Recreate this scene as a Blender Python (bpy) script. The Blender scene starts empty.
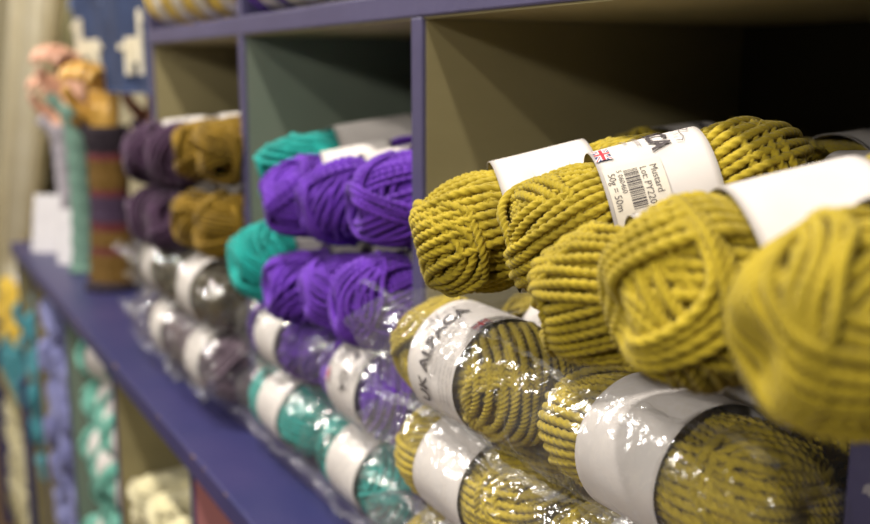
import bpy, bmesh, math, random
import numpy as np
from mathutils import Vector, Matrix, Euler

sc = bpy.context.scene
COL = sc.collection
PI = math.pi

# ------------------------------------------------------------------ helpers
def S(hexs):
    h = hexs.lstrip('#')
    v = [int(h[i:i+2], 16)/255 for i in (0, 2, 4)]
    return tuple(x/12.92 if x <= 0.04045 else ((x+0.055)/1.055)**2.4 for x in v) + (1.0,)

def new_mat(name):
    m = bpy.data.materials.new(name); m.use_nodes = True
    nt = m.node_tree
    b = nt.nodes.get('Principled BSDF')
    return m, nt, b

def N(nt, typ, **kw):
    n = nt.nodes.new(typ)
    for k, v in kw.items():
        if k in n.inputs: n.inputs[k].default_value = v
        else: setattr(n, k, v)
    return n

def noise_mat(name, c1, c2, scale=8, rough=.6, bump=.2, bscale=60, dist=.001, spec=.5, detail=4, stretch=None, coat=0):
    m, nt, b = new_mat(name)
    tc = N(nt, 'ShaderNodeTexCoord')
    src = tc.outputs['Object']
    if stretch:
        mp = N(nt, 'ShaderNodeMapping'); mp.inputs['Scale'].default_value = stretch
        nt.links.new(src, mp.inputs[0]); src = mp.outputs[0]
    n = N(nt, 'ShaderNodeTexNoise', Scale=scale, Detail=detail)
    nt.links.new(src, n.inputs['Vector'])
    r = N(nt, 'ShaderNodeValToRGB')
    r.color_ramp.elements[0].position = .35; r.color_ramp.elements[0].color = c1
    r.color_ramp.elements[1].position = .65; r.color_ramp.elements[1].color = c2
    nt.links.new(n.outputs['Fac'], r.inputs[0]); nt.links.new(r.outputs[0], b.inputs['Base Color'])
    b.inputs['Roughness'].default_value = rough
    b.inputs['Specular IOR Level'].default_value = spec
    b.inputs['Coat Weight'].default_value = coat
    n2 = N(nt, 'ShaderNodeTexNoise', Scale=bscale, Detail=5)
    nt.links.new(src, n2.inputs['Vector'])
    bp = N(nt, 'ShaderNodeBump', Strength=bump, Distance=dist)
    nt.links.new(n2.outputs['Fac'], bp.inputs['Height']); nt.links.new(bp.outputs[0], b.inputs['Normal'])
    return m

def yarn_mat(name, c, rough=.85, sheen=.25, var=.25):
    m, nt, b = new_mat(name)
    tc = N(nt, 'ShaderNodeTexCoord')
    n = N(nt, 'ShaderNodeTexNoise', Scale=55, Detail=3)
    nt.links.new(tc.outputs['Object'], n.inputs['Vector'])
    r = N(nt, 'ShaderNodeValToRGB')
    r.color_ramp.elements[0].position = .3; r.color_ramp.elements[0].color = tuple(x*(1-var) for x in c[:3])+(1,)
    r.color_ramp.elements[1].position = .7; r.color_ramp.elements[1].color = tuple(min(1, x*(1+var)) for x in c[:3])+(1,)
    nt.links.new(n.outputs['Fac'], r.inputs[0]); nt.links.new(r.outputs[0], b.inputs['Base Color'])
    b.inputs['Roughness'].default_value = rough
    b.inputs['Specular IOR Level'].default_value = .25
    b.inputs['Sheen Weight'].default_value = sheen
    b.inputs['Sheen Roughness'].default_value = .5
    n2 = N(nt, 'ShaderNodeTexNoise', Scale=1400, Detail=2)
    nt.links.new(tc.outputs['Object'], n2.inputs['Vector'])
    bp = N(nt, 'ShaderNodeBump', Strength=.5, Distance=.0006)
    nt.links.new(n2.outputs['Fac'], bp.inputs['Height']); nt.links.new(bp.outputs[0], b.inputs['Normal'])
    return m

def flat_mat(name, c, rough=.6, spec=.3):
    m, nt, b = new_mat(name)
    b.inputs['Base Color'].default_value = c
    b.inputs['Roughness'].default_value = rough
    b.inputs['Specular IOR Level'].default_value = spec
    return m

def film_mat(name, haze=.03, bscale=70, tint=(1, 1, 1, 1), cap=.14):
    m, nt, b = new_mat(name)
    nt.nodes.remove(b)
    out = nt.nodes['Material Output']
    tc = N(nt, 'ShaderNodeTexCoord')
    n = N(nt, 'ShaderNodeTexNoise', Scale=bscale, Detail=3, Distortion=1.2)
    nt.links.new(tc.outputs['Object'], n.inputs['Vector'])
    v = N(nt, 'ShaderNodeTexVoronoi', Scale=bscale*1.3, feature='DISTANCE_TO_EDGE')
    nt.links.new(tc.outputs['Object'], v.inputs['Vector'])
    add = N(nt, 'ShaderNodeMath', operation='MULTIPLY_ADD')
    add.inputs[1].default_value = .35
    nt.links.new(v.outputs['Distance'], add.inputs[0]); nt.links.new(n.outputs['Fac'], add.inputs[2])
    bp = N(nt, 'ShaderNodeBump', Strength=.6, Distance=.0024)
    nt.links.new(add.outputs[0], bp.inputs['Height'])
    fr = N(nt, 'ShaderNodeFresnel', IOR=1.55); nt.links.new(bp.outputs[0], fr.inputs['Normal'])
    mu = N(nt, 'ShaderNodeMath', operation='MULTIPLY_ADD'); mu.inputs[1].default_value = .8; mu.inputs[2].default_value = .0
    mu.use_clamp = True
    nt.links.new(fr.outputs[0], mu.inputs[0])
    mn = N(nt, 'ShaderNodeMath', operation='MINIMUM'); mn.inputs[1].default_value = cap
    nt.links.new(mu.outputs[0], mn.inputs[0]); mu = mn
    tr = N(nt, 'ShaderNodeBsdfTransparent', Color=tint)
    gl = N(nt, 'ShaderNodeBsdfGlossy', Roughness=.16); nt.links.new(bp.outputs[0], gl.inputs['Normal'])
    df = N(nt, 'ShaderNodeBsdfDiffuse', Color=(.85, .86, .88, 1))
    m1 = N(nt, 'ShaderNodeMixShader', Fac=haze)
    nt.links.new(tr.outputs[0], m1.inputs[1]); nt.links.new(df.outputs[0], m1.inputs[2])
    m2 = N(nt, 'ShaderNodeMixShader')
    nt.links.new(mu.outputs[0], m2.inputs[0]); nt.links.new(m1.outputs[0], m2.inputs[1]); nt.links.new(gl.outputs[0], m2.inputs[2])
    nt.links.new(m2.outputs[0], out.inputs[0])
    return m

def link(name, me, mat=None, parent=None, smooth=False):
    o = bpy.data.objects.new(name, me); COL.objects.link(o)
    if mat is not None:
        for mm in (mat if isinstance(mat, (list, tuple)) else [mat]): me.materials.append(mm)
    if smooth: me.shade_smooth()
    if parent: o.parent = parent
    return o

def tag(o, label=None, cat=None, group=None, kind=None):
    if label: o['label'] = label
    if cat: o['category'] = cat
    if group: o['group'] = group
    if kind: o['kind'] = kind
    return o

def empty(name, loc=(0, 0, 0), rot=(0, 0, 0), **kw):
    o = bpy.data.objects.new(name, None); COL.objects.link(o)
    o.empty_display_size = .02
    o.location = loc; o.rotation_euler = rot
    return tag(o, **kw)

def copy_tree(o, parent=None):
    c = o.copy(); COL.objects.link(c)
    if parent: c.parent = parent
    for ch in list(o.children): copy_tree(ch, c)
    return c

def box_bm(bm, x0, x1, y0, y1, z0, z1, bevel=.0, mi=0):
    r = bmesh.ops.create_cube(bm, size=1)
    vs = r['verts']
    for v in vs:
        v.co = Vector((x0+(x1-x0)*(v.co.x+.5), y0+(y1-y0)*(v.co.y+.5), z0+(z1-z0)*(v.co.z+.5)))
    if bevel > 0:
        es = list({e for v in vs for e in v.link_edges})
        bmesh.ops.bevel(bm, geom=es, offset=bevel, segments=2, affect='EDGES', profile=.5)
    return bm

def box(name, x0, x1, y0, y1, z0, z1, mat, parent=None, bevel=.001):
    bm = bmesh.new(); box_bm(bm, x0, x1, y0, y1, z0, z1, bevel)
    me = bpy.data.meshes.new(name); bm.to_mesh(me); bm.free()
    return link(name, me, mat, parent)

def mesh_np(name, V, F, smooth=True, mats=None, parent=None, mi=None):
    """V (n,3); F (m,4) quads"""
    me = bpy.data.meshes.new(name)
    V = np.asarray(V, np.float32); F = np.asarray(F, np.int32)
    k = F.shape[1]
    me.vertices.add(len(V)); me.vertices.foreach_set('co', V.ravel())
    me.loops.add(F.size); me.loops.foreach_set('vertex_index', F.ravel())
    me.polygons.add(len(F)); me.polygons.foreach_set('loop_start', np.arange(0, F.size, k, dtype=np.int32))
    if mi is not None: me.polygons.foreach_set('material_index', np.asarray(mi, np.int32))
    me.update(calc_edges=True)
    if smooth: me.shade_smooth()
    return me

# ------------------------------------------------------------------ yarn geometry
def tube_rings(P, Nrm, r, nring, turns, closed=True, lobes=3, amp=.3):
    """P (n,3) path, Nrm (n,3) approx outward; returns V,F"""
    n = len(P)
    if closed: T = np.roll(P, -1, 0)-np.roll(P, 1, 0)
    else: T = np.gradient(P, axis=0)
    T /= np.linalg.norm(T, axis=1)[:, None]+1e-12
    Nn = Nrm-(Nrm*T).sum(1)[:, None]*T
    Nn /= np.linalg.norm(Nn, axis=1)[:, None]+1e-12
    B = np.cross(T, Nn)
    om = np.linspace(0, 2*PI*turns, n, endpoint=not closed)
    ph = np.arange(nring)*2*PI/nring
    rad = r*(1-amp+amp*1.25*np.abs(np.sin(ph*lobes/2)))
    ang = om[:, None]+ph[None, :]
    V = P[:, None, :]+(np.cos(ang)*rad)[:, :, None]*Nn[:, None, :]+(np.sin(ang)*rad)[:, :, None]*B[:, None, :]
    V = V.reshape(-1, 3)
    m = n if closed else n-1
    i = np.arange(m)[:, None]; j = np.arange(nring)[None, :]
    i2 = (i+1) % n; j2 = (j+1) % nring
    if closed:
        pass
    F = np.stack([i*nring+j, i*nring+j2, i2*nring+j2, i2*nring+j], -1).reshape(-1, 4)
    return V, F

def yarn_ball_mesh(name, seed, a=.080, b=.037, r=.0024, bands=13, ns=6, nring=9, step=.0011, pitch=.0125,
                   lab_w=.051, lab_r=.034, fuzz=3000, p=2.7, lobes=3, tmin=8, tmax=44, loose=3, core=.74):
    rng = np.random.default_rng(seed)
    Vs, Fs = [], []; off = 0
    def add(V, F):
        nonlocal off
        Vs.append(V); Fs.append(F+off); off += len(V)
    # core
    nu, nv = 24, 32
    th = np.linspace(.02, PI-.02, nu); ph = np.arange(nv)*2*PI/nv
    cx = np.cos(th)[:, None]*np.ones(nv); cyz = np.sin(th)[:, None]
    q = (np.abs(cx)**p+(cyz*np.ones(nv))**p)**(1/p)
    V = np.stack([a*core*cx/q, b*core*cyz*np.cos(ph)/q, b*core*cyz*np.sin(ph)/q], -1).reshape(-1, 3)
    i = np.arange(nu-1)[:, None]; j = np.arange(nv)[None, :]; j2 = (j+1) % nv
    add(V, np.stack([i*nv+j, (i+1)*nv+j, (i+1)*nv+j2, i*nv+j2], -1).reshape(-1, 4))
    ga = PI*0.381966
    phi0 = rng.uniform(0, PI)
    ringk = [bands-6, bands-5, bands-3, bands-2]
    for k in range(bands):
        lay = (k+.5)/bands
        phi = phi0+k*ga+rng.normal(0, .12)
        tau = math.radians(rng.uniform(tmin, tmax))*(1 if rng.random() < .5 else -1)
        n = np.array([math.sin(tau), math.cos(tau)*math.cos(phi), math.cos(tau)*math.sin(phi)])
        u = np.cross(n, [0, 0, 1.]) if abs(n[2]) < .9 else np.cross(n, [0, 1., 0])
        u /= np.linalg.norm(u); v = np.cross(n, u)
        m = ns+int(rng.integers(-1, 2))
        shrink = 1-(1-lay)*.22
        ring = k in ringk
        dsh = 0.
        if ring:
            tau = math.radians(rng.uniform(52, 74)); side = 1 if (ringk.index(k) % 2 == 0) else -1
            n = np.array([math.sin(tau), math.cos(tau)*math.cos(phi), math.cos(tau)*math.sin(phi)])
            u = np.cross(n, [0, 0, 1.]) if abs(n[2]) < .9 else np.cross(n, [0, 1., 0])
            u /= np.linalg.norm(u); v = np.cross(n, u)
            dsh = side*rng.uniform(.75, .95); m = 4
        for s in range(m):
            d0 = dsh+(s-(m-1)/2)*(2.0*r/b)*rng.uniform(.95, 1.05)*(.62 if ring else 1)
            radj = rng.uniform(-.3, .3)*r+r*1.1*(1-((s-(m-1)/2)/(m/2))**2)-r*.4
            if loose and k >= bands-loose and s in (0, m-1): radj += r*.7
            L = 2*PI*(math.sqrt((a*a+b*b)/2)*.98 if not ring else b*1.25)*math.cos(d0)
            npt = max(40, int(L/step))
            t = np.linspace(0, 2*PI, npt, endpoint=False)
            w1, w2, w3 = rng.uniform(0, 2*PI, 3)
            d = d0+.10*np.sin(2*t+k*1.7)+.012*np.sin(5*t+w2)+.03*np.sin(t+w3*0+k*2)
            c = np.cos(d)[:, None]*(np.cos(t)[:, None]*u+np.sin(t)[:, None]*v)+np.sin(d)[:, None]*n
            rho = np.sqrt(c[:, 1]**2+c[:, 2]**2)+1e-9
            q = (np.abs(c[:, 0])**p+rho**p)**(1/p)
            x = c[:, 0]/q; y = c[:, 1]/q; z = c[:, 2]/q
            aa = a*(.5+.5*shrink)-r; bb = b*shrink-r+radj+.0005*np.sin(7*t+w2)
            P = np.stack([aa*x, bb*y, bb*z], 1)
            if ring:
                lo = lab_w/2+.004+r*(1+1.6*s)
                P[:, 0] = side*np.where(side*P[:, 0] < lo, lo-(lo-side*P[:, 0])*.15, side*P[:, 0])
            # ends: draw in the middle of each end a little
            rr = np.sqrt(P[:, 1]**2+P[:, 2]**2)
            P[:, 0] -= np.sign(P[:, 0])*.010*np.exp(-(rr/(b*.36))**2)
            # the paper label squeezes the middle
            ww = 1/(1+np.exp((np.abs(P[:, 0])-(lab_w/2+.004))/.0022))
            lim = (lab_r-r*1.15)*(.86+.14*lay)
            over = np.maximum(rr-lim, 0)*ww
            fac = (rr-over)/np.maximum(rr, 1e-6)
            P[:, 1] *= fac; P[:, 2] *= fac
            # smooth pinch
            pin = 1-.05*np.exp(-(P[:, 0]/(lab_w*.75))**4)
            P[:, 1] *= pin; P[:, 2] *= pin
            Nr = np.stack([P[:, 0]/a**2, P[:, 1]/b**2, P[:, 2]/b**2], 1)
            add(*tube_rings(P, Nr, r, nring, round(L/pitch), True, lobes))
    V = np.concatenate(Vs); F = np.concatenate(Fs)
    if fuzz:
        idx = rng.integers(600, len(V), fuzz)
        P0 = V[idx]
        nr = P0/np.array([a*a, b*b, b*b]); nr /= np.linalg.norm(nr, axis=1)[:, None]
        d = nr*.7+rng.normal(0, .6, (fuzz, 3)); d /= np.linalg.norm(d, axis=1)[:, None]
        ln = rng.uniform(.0015, .0042, fuzz)[:, None]
        side = np.cross(d, rng.normal(0, 1, (fuzz, 3))); side /= np.linalg.norm(side, axis=1)[:, None]; side *= .00004
        bend = np.cross(d, side); bend /= np.linalg.norm(bend, axis=1)[:, None]
        M = P0+d*ln*.55; E = P0+d*ln*.9+bend*ln*.35
        FV = np.stack([P0-side, P0+side, M+side, M-side, E+side*.5, E-side*.5], 1).reshape(-1, 3)
        o = len(V)+np.arange(fuzz)[:, None]*6
        FF = np.concatenate([o+np.array([0, 1, 2, 3]), o+np.array([3, 2, 4, 5])])
        V = np.concatenate([V, FV]); F = np.concatenate([F, FF])
    return mesh_np(name, V, F)

# ------------------------------------------------------------------ paper label
def on_cyl(x, u, R): return (x, -R*math.sin(u/R), R*math.cos(u/R))

def band_mesh(name, w, R, seed=0, gap=.0):
    nv, nu = 96, 14
    rng = np.random.default_rng(seed)
    V, F = [], []
    for layer, rr in ((0, R), (1, R-.0003)):
        for i in range(nu+1):
            x = -w/2+w*i/nu
            for j in range(nv):
                an = 2*PI*j/nv
                R2 = rr+.00025*math.sin(3*an+seed)+.0002*math.sin(5*an+i*.3)
                V.append((x, -R2*math.sin(an), R2*math.cos(an)))
    o = (nu+1)*nv
    for i in range(nu):
        for j in range(nv):
            j2 = (j+1) % nv
            F.append((i*nv+j, i*nv+j2, (i+1)*nv+j2, (i+1)*nv+j))
            F.append((o+i*nv+j, o+(i+1)*nv+j, o+(i+1)*nv+j2, o+i*nv+j2))
    for i in (0, nu):
        for j in range(nv):
            j2 = (j+1) % nv
            F.append((i*nv+j, i*nv+j2, o+i*nv+j2, o+i*nv+j))
    return mesh_np(name, V, F)

_tcache = {}
def text_flat(txt, size, bold=0., shear=0.):
    key = (txt, size, bold, shear)
    if key in _tcache: return _tcache[key]
    cu = bpy.data.curves.new('t', 'FONT'); cu.body = txt; cu.size = size; cu.offset = bold; cu.shear = shear
    cu.resolution_u = 2; cu.fill_mode = 'FRONT'
    ob = bpy.data.objects.new('t', cu); COL.objects.link(ob)
    bpy.context.view_layer.update()
    dg = bpy.context.evaluated_depsgraph_get()
    me = bpy.data.meshes.new_from_object(ob.evaluated_get(dg))
    vs = [tuple(v.co) for v in me.vertices]; fs = [tuple(p.vertices) for p in me.polygons]
    bpy.data.objects.remove(ob); bpy.data.curves.remove(cu); bpy.data.meshes.remove(me)
    _tcache[key] = (vs, fs); return vs, fs

def wrap(bm_in, R, cut=.003):
    """flat bmesh in (u, v) -> wrapped on the band; cuts it in strips first"""
    bm = bm_in
    us = [v.co.x for v in bm.verts]
    if not us: return bm
    u = math.floor(min(us)/cut)*cut
    while u < max(us):
        bmesh.ops.bisect_plane(bm, geom=list(bm.verts)+list(bm.edges)+list(bm.faces), plane_co=(u, 0, 0), plane_no=(1, 0, 0))
        u += cut
    for v in bm.verts:
        v.co = Vector(on_cyl(v.co.y, v.co.x, R+v.co.z))
    return bm

def flat_part(name, polys, R, mats, parent, cut=.003):
    """polys: list of (verts(u,v), faces, height, matindex)"""
    bm = bmesh.new()
    for vs, fs, h, mi in polys:
        bv = [bm.verts.new((x, y, h)) for x, y in [q[:2] for q in vs]]
        for f in fs:
            try:
                fc = bm.faces.new([bv[i] for i in f]); fc.material_index = mi
            except ValueError: pass
    wrap(bm, R, cut)
    bmesh.ops.recalc_face_normals(bm, faces=bm.faces)
    me = bpy.data.meshes.new(name); bm.to_mesh(me); bm.free()
    return link(name, me, mats, parent)

def T(txt, size, u, v, h=.0003, bold=0., mi=0, shear=0., rot=0):
    vs, fs = text_flat(txt, size, bold, shear)
    return ([(u+x, v+y) for x, y, *_ in vs], fs, h, mi)
def RC(u0, u1, v0, v1, h, mi=0): return ([(u0, v0), (u1, v0), (u1, v1), (u0, v1)], [(0, 1, 2, 3)], h, mi)
def LN(p, q, w, h, mi=0):
    dx, dy = q[0]-p[0], q[1]-p[1]; l = math.hypot(dx, dy) or 1
    nx, ny = -dy/l*w/2, dx/l*w/2
    return ([(p[0]-nx, p[1]-ny), (q[0]-nx, q[1]-ny), (q[0]+nx, q[1]+ny), (p[0]+nx, p[1]+ny)], [(0, 1, 2, 3)], h, mi)

PAPER = noise_mat('label_paper', S('#c6c0bc'), S('#d0cac6'), scale=30, rough=.55, bump=.1, bscale=300, dist=.0003, spec=.35)
PAPER_CREAM = noise_mat('cream_label_paper', S('#ddd3be'), S('#e5dcca'), scale=30, rough=.6, bump=.1, bscale=300, dist=.0003)
INK = flat_mat('dark_ink', S('#4a4446'), .6)
INK2 = flat_mat('grey_ink', S('#8b8583'), .6)
STICK = flat_mat('cream_sticker', S('#d2cabb'), .45)
FBLUE = flat_mat('flag_blue', S('#27336b')); FRED = flat_mat('flag_red', S('#b3323f')); FWHITE = flat_mat('flag_white', S('#e4dedd'))

def label_print(band, R, detail=2):
    # v: across the band (+x), u: round the ball. words start at u = -.040
    flat_part('lettering', [T('UK ALPACA', .0128, -.052, .001, bold=.0004)], R, INK, band)
    if detail < 1: return
    sm = [T('superfine 100% pure yarn', .0042, -.034, -.0045, mi=0), T('Natural & Wool Fibres', .0036, -.030, -.0095),
          T('Superfine British alpaca, machine', .0026, -.046, -.0140), T('Hand wash only, dry flat, cool iron', .0026, -.046, -.0180),
          T('Knitting weight: chunky 6 mm', .0026, -.046, -.0220)]
    flat_part('small_print', sm, R, INK2, band)
    # alpaca line sketch
    pts = [(.018, .010), (.0195, .014), (.0185, .0185), (.0195, .021), (.0205, .0185), (.0225, .019), (.025, .017), (.0225, .0155), (.0215, .012),
           (.026, .0105), (.031, .0115), (.034, .009), (.033, .004)]
    sk = [LN(pts[i], pts[i+1], .0006, .0003) for i in range(len(pts)-1)]
    pts = [(.016, .006), (.0145, .011), (.0125, .0145), (.0135, .017), (.0155, .0155), (.0175, .013)]
    sk += [LN(pts[i], pts[i+1], .0005, .0003) for i in range(len(pts)-1)]
    sk += [LN((.022, .010), (.021, .004), .0005, .0003), LN((.027, .009), (.0275, .0045), .0005, .0003)]
    sk = [([(q[0]-.020, .0125+(q[1]-.004)*.55) for q in vs], fs, h, mi) for vs, fs, h, mi in sk]
    flat_part('alpaca_sketch', sk, R, INK, band)
    # union flag
    w, hh, u0, v0 = .011, .007, .004, -.0245
    cx, cy = u0+w/2, v0+hh/2
    fl = [RC(u0, u0+w, v0, v0+hh, .00025, 0)]
    for p, q in (((u0, v0), (u0+w, v0+hh)), ((u0, v0+hh), (u0+w, v0))):
        fl.append(LN(p, q, .0016, .00032, 2)); fl.append(LN(p, q, .0006, .00038, 1))
    fl += [RC(cx-.0013, cx+.0013, v0, v0+hh, .00044, 2), RC(u0, u0+w, cy-.0013, cy+.0013, .00044, 2),
           RC(cx-.0008, cx+.0008, v0, v0+hh, .0005, 1), RC(u0, u0+w, cy-.0008, cy+.0008, .0005, 1)]
    flat_part('flag', fl, R, [FBLUE, FRED, FWHITE], band)

def sticker_print(band, R):
    s0, v0 = .0215, -.024
    st = flat_part('price_sticker', [RC(s0, s0+.036, v0, v0+.026, .00035, 0)], R, STICK, band)
    rng = random.Random(4)
    pr = [T('Mustard', .0046, s0+.004, v0+.0205, .0006), T('Lot: PY2201', .0044, s0+.004, v0+.0160, .0006)]
    u = s0+.004
    while u < s0+.024:
        w = rng.choice([.0003, .0005, .0008]); pr.append(RC(u, u+w, v0+.0085, v0+.0150, .0006)); u += w+rng.choice([.0004, .0006])
    pr += [T('5 060460', .0034, s0+.003, v0+.0056, .0006), T('50g = 50m', .0046, s0+.004, v0+.0015, .0006)]
    flat_part('sticker_print', pr, R, INK, band)

# ------------------------------------------------------------------ clear film bags
def tri(x): return np.abs((x/(2*PI)) % 1-.5)*4-1
def crumple(P, seed, amp=.0016, wl=(.012, .05), n=9):
    rng = np.random.default_rng(seed)
    W = P+.006*np.stack([np.sin(P[:, 1]*90+seed), np.sin(P[:, 2]*80+1+seed), np.sin(P[:, 0]*85+2)], 1)
    out = np.zeros(len(P)); tot = 0
    for k in range(n):
        d = rng.normal(0, 1, 3); d /= np.linalg.norm(d)
        L = wl[0]*(wl[1]/wl[0])**rng.random()
        A = L**.7; tot += A
        out += A*tri(W@d*2*PI/L+rng.uniform(0, 6.28))
    return out/tot*amp*2.4

def bag_mesh(name, x0, x1, yc, zc, R, depth, seed, balls, flare=(.02, .012), amp=.0015, res=.0019, hz=None, spill=(0, 0)):
    """pillow bag: front half round about the ball axis (yc, zc), flat back to yc+depth"""
    hz = hz or R
    L = x1-x0
    nx = int((L+flare[0]+flare[1])/res)
    # cross-section polyline (closed)
    na = int(PI*R/res)
    sec = []
    for i in range(na+1):
        a = PI/2+PI*i/na
        sec.append((yc+R*math.cos(a), zc+hz*math.sin(a)))
    nb = int(depth/(res*3))
    for i in range(1, nb+1): sec.append((yc+depth*i/nb, zc-hz))
    nc = int(2*hz/(res*3))
    for i in range(1, nc): sec.append((yc+depth+.004*math.sin(PI*i/nc), zc-hz+2*hz*i/nc))
    for i in range(nb, 0, -1): sec.append((yc+depth*i/nb, zc+hz))
    sec = np.array(sec); n = len(sec)
    xs = np.linspace(0, 1, nx)
    V = []
    cen = np.array([yc+depth*.35, zc])
    for t in xs:
        x = x0-flare[0]+t*(L+flare[0]+flare[1])
        e = 1.
        # ends close into a crimped fin
        dl = x-(x0-flare[0]); dr = (x1+flare[1])-x
        for dd, fl in ((dl, flare[0]), (dr, flare[1])):
            w = fl+.022
            if dd < w: e = min(e, (max(dd, 0)/w)**.45)
        e = max(e, .03)
        dip = 1.
        for bx in balls: pass
        y = sec[:, 0]; z = cen[1]+(sec[:, 1]-cen[1])*e
        gap = 0
        for gx in balls: gap = max(gap, math.exp(-((x-gx)/.010)**2))
        fr = np.clip((yc-y)/R, 0, 1)
        yy = y+fr*R*.16*gap+(1-e)*fr*R*.55
        V.append(np.stack([np.full(n, x), yy, z], 1))
    V = np.concatenate(V)
    c = crumple(V, seed, amp)+crumple(V, seed+50, amp*.5, (.006, .014), 7)
    # outward direction
    d = np.stack([np.zeros(len(V)), V[:, 1]-np.clip(V[:, 1], yc, yc+depth), V[:, 2]-zc], 1)
    d /= np.linalg.norm(d, axis=1)[:, None]+1e-9
    endf = np.clip(np.minimum(V[:, 0]-(x0-flare[0]), (x1+flare[1])-V[:, 0])/.03, 0, 1)
    V = V+d*(c*(1+1.0*(1-endf)))[:, None]
    V[:, 0] += crumple(V, seed+9, amp)*(1-endf)*2.5
    k_ = np.clip((.304-V[:, 1])/.02, 0, 1)
    le = np.clip(1-(V[:, 0]-(x0-flare[0]))/.05, 0, 1); ri_ = np.clip(1-((x1+flare[1])-V[:, 0])/.05, 0, 1)
    V[:, 0] += k_*(ri_*spill[1]-le*spill[0])
    i = np.arange(nx-1)[:, None]; j = np.arange(n)[None, :]; j2 = (j+1) % n
    F = np.stack([i*n+j, (i+1)*n+j, (i+1)*n+j2, i*n+j2], -1).reshape(-1, 4)
    return mesh_np(name, V, F)

def seam_mesh(name, x0, x1, y, z, seed, w=.007):
    """narrow welded fold of film running the length of a bag"""
    rng = np.random.default_rng(seed); n = 150
    p = rng.uniform(0, 6, 6); V = []
    for i in range(n+1):
        x = x0+(x1-x0)*i/n
        dy = .0022*math.sin(x*48+p[0])+.0012*math.sin(x*131+p[1]); dz = .003*math.sin(x*37+p[2])+.0014*math.sin(x*97+p[3])
        tw = .9*math.sin(x*55+p[4])+.6*math.sin(x*150+p[5])
        for k in range(4):
            q = k/3*w
            V.append((x, y+dy-q*math.cos(tw*.5+.5), z+dz-q*math.sin(tw*.5+.5)+.0006*math.sin(i*1.3+k)))
    F = [(i*4+k, i*4+k+1, (i+1)*4+k+1, (i+1)*4+k) for i in range(n) for k in range(3)]
    return mesh_np(name, V, F)

# ------------------------------------------------------------------ materials
OLIVE = yarn_mat('mustard_green_yarn', (.35, .262, .016, 1), sheen=.12)
PURPLE = yarn_mat('violet_yarn', (.115, .028, .36, 1), sheen=.1)
TEAL = yarn_mat('teal_yarn', (.006, .27, .24, 1), sheen=.1)
BROWN = yarn_mat('old_gold_yarn', (.205, .120, .006, 1), sheen=.1)
AUBER = yarn_mat('aubergine_yarn', (.060, .026, .062, 1), sheen=.15)
DARKOL = yarn_mat('dark_olive_yarn', (.075, .055, .02, 1))
GREYPL = yarn_mat('grey_plum_yarn', (.13, .09, .12, 1))
YELLOW = yarn_mat('golden_yellow_yarn', (.85, .58, .07, 1))
CREAM = yarn_mat('cream_yarn', (.72, .66, .42, 1))
MINT = yarn_mat('mint_yarn', (.16, .45, .36, 1))
LAV = yarn_mat('lavender_yarn', (.22, .23, .46, 1))
SEA = yarn_mat('sea_blue_yarn', (.06, .30, .36, 1))
LILAC = yarn_mat('lilac_grey_yarn', (.30, .24, .36, 1))
FILM = film_mat('clear_film')
SEAM = film_mat('film_fold', haze=.05, bscale=120, cap=.3)
FILM2 = film_mat('clear_film_soft', haze=.02, bscale=70, cap=.22)

def paint(name, c1, c2, worn=None):
    m = noise_mat(name, c1, c2, scale=5, rough=.42, bump=.35, bscale=90, dist=.0012, spec=.45, detail=8)
    if worn:
        nt = m.node_tree; b = nt.nodes['Principled BSDF']
        tc = N(nt, 'ShaderNodeTexCoord')
        n = N(nt, 'ShaderNodeTexNoise', Scale=38, Detail=8); nt.links.new(tc.outputs['Object'], n.inputs[0])
        g = N(nt, 'ShaderNodeMath', operation='GREATER_THAN'); g.inputs[1].default_value = .72
        nt.links.new(n.outputs['Fac'], g.inputs[0])
        old = b.inputs['Base Color'].links[0].from_socket
        mx = N(nt, 'ShaderNodeMix', data_type='RGBA')
        nt.links.new(g.outputs[0], mx.inputs[0]); nt.links.new(old, mx.inputs[6]); mx.inputs[7].default_value = worn
        nt.links.new(mx.outputs[2], b.inputs['Base Color'])
    return m
BLUEP = paint('blue_violet_paint', S('#46425f'), S('#524e6e'), S('#948f94'))
LEDGEP = paint('ledge_blue_paint', S('#282d5a'), S('#3b3762'))
INSIDE = noise_mat('olive_beige_paint', S('#847a55'), S('#8c825c'), scale=6, rough=.75, bump=.3, bscale=120, dist=.0006, stretch=(1, 1, 3))
SAGE = noise_mat('sage_paint', S('#6c776a'), S('#767f70'), scale=6, rough=.75, bump=.2, bscale=120, dist=.0006)
PINKP = noise_mat('brick_pink_paint', S('#c47e7c'), S('#cc8886'), scale=6, rough=.6, bump=.2, bscale=120, dist=.0006)
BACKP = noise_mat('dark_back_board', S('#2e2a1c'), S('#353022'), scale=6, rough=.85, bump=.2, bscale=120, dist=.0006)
WALLM = noise_mat('wall_paint', S('#b3a98a'), S('#bab092'), scale=3, rough=.9, bump=.1)
FLOORM = noise_mat('floor_boards', S('#5a4632'), S('#6b543c'), scale=4, rough=.5, bump=.1, stretch=(1, 8, 1))

# ------------------------------------------------------------------ the room
box('floor', -4.2, 1.6, -2.6, .66, -.03, 0, FLOORM, bevel=0)['kind'] = 'structure'
box('wall_back', -4.2, 1.6, .64, .70, 0, 2.9, WALLM, bevel=0)['kind'] = 'structure'
box('wall_left', -4.26, -4.2, -2.6, .70, 0, 2.9, WALLM, bevel=0)['kind'] = 'structure'

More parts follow.
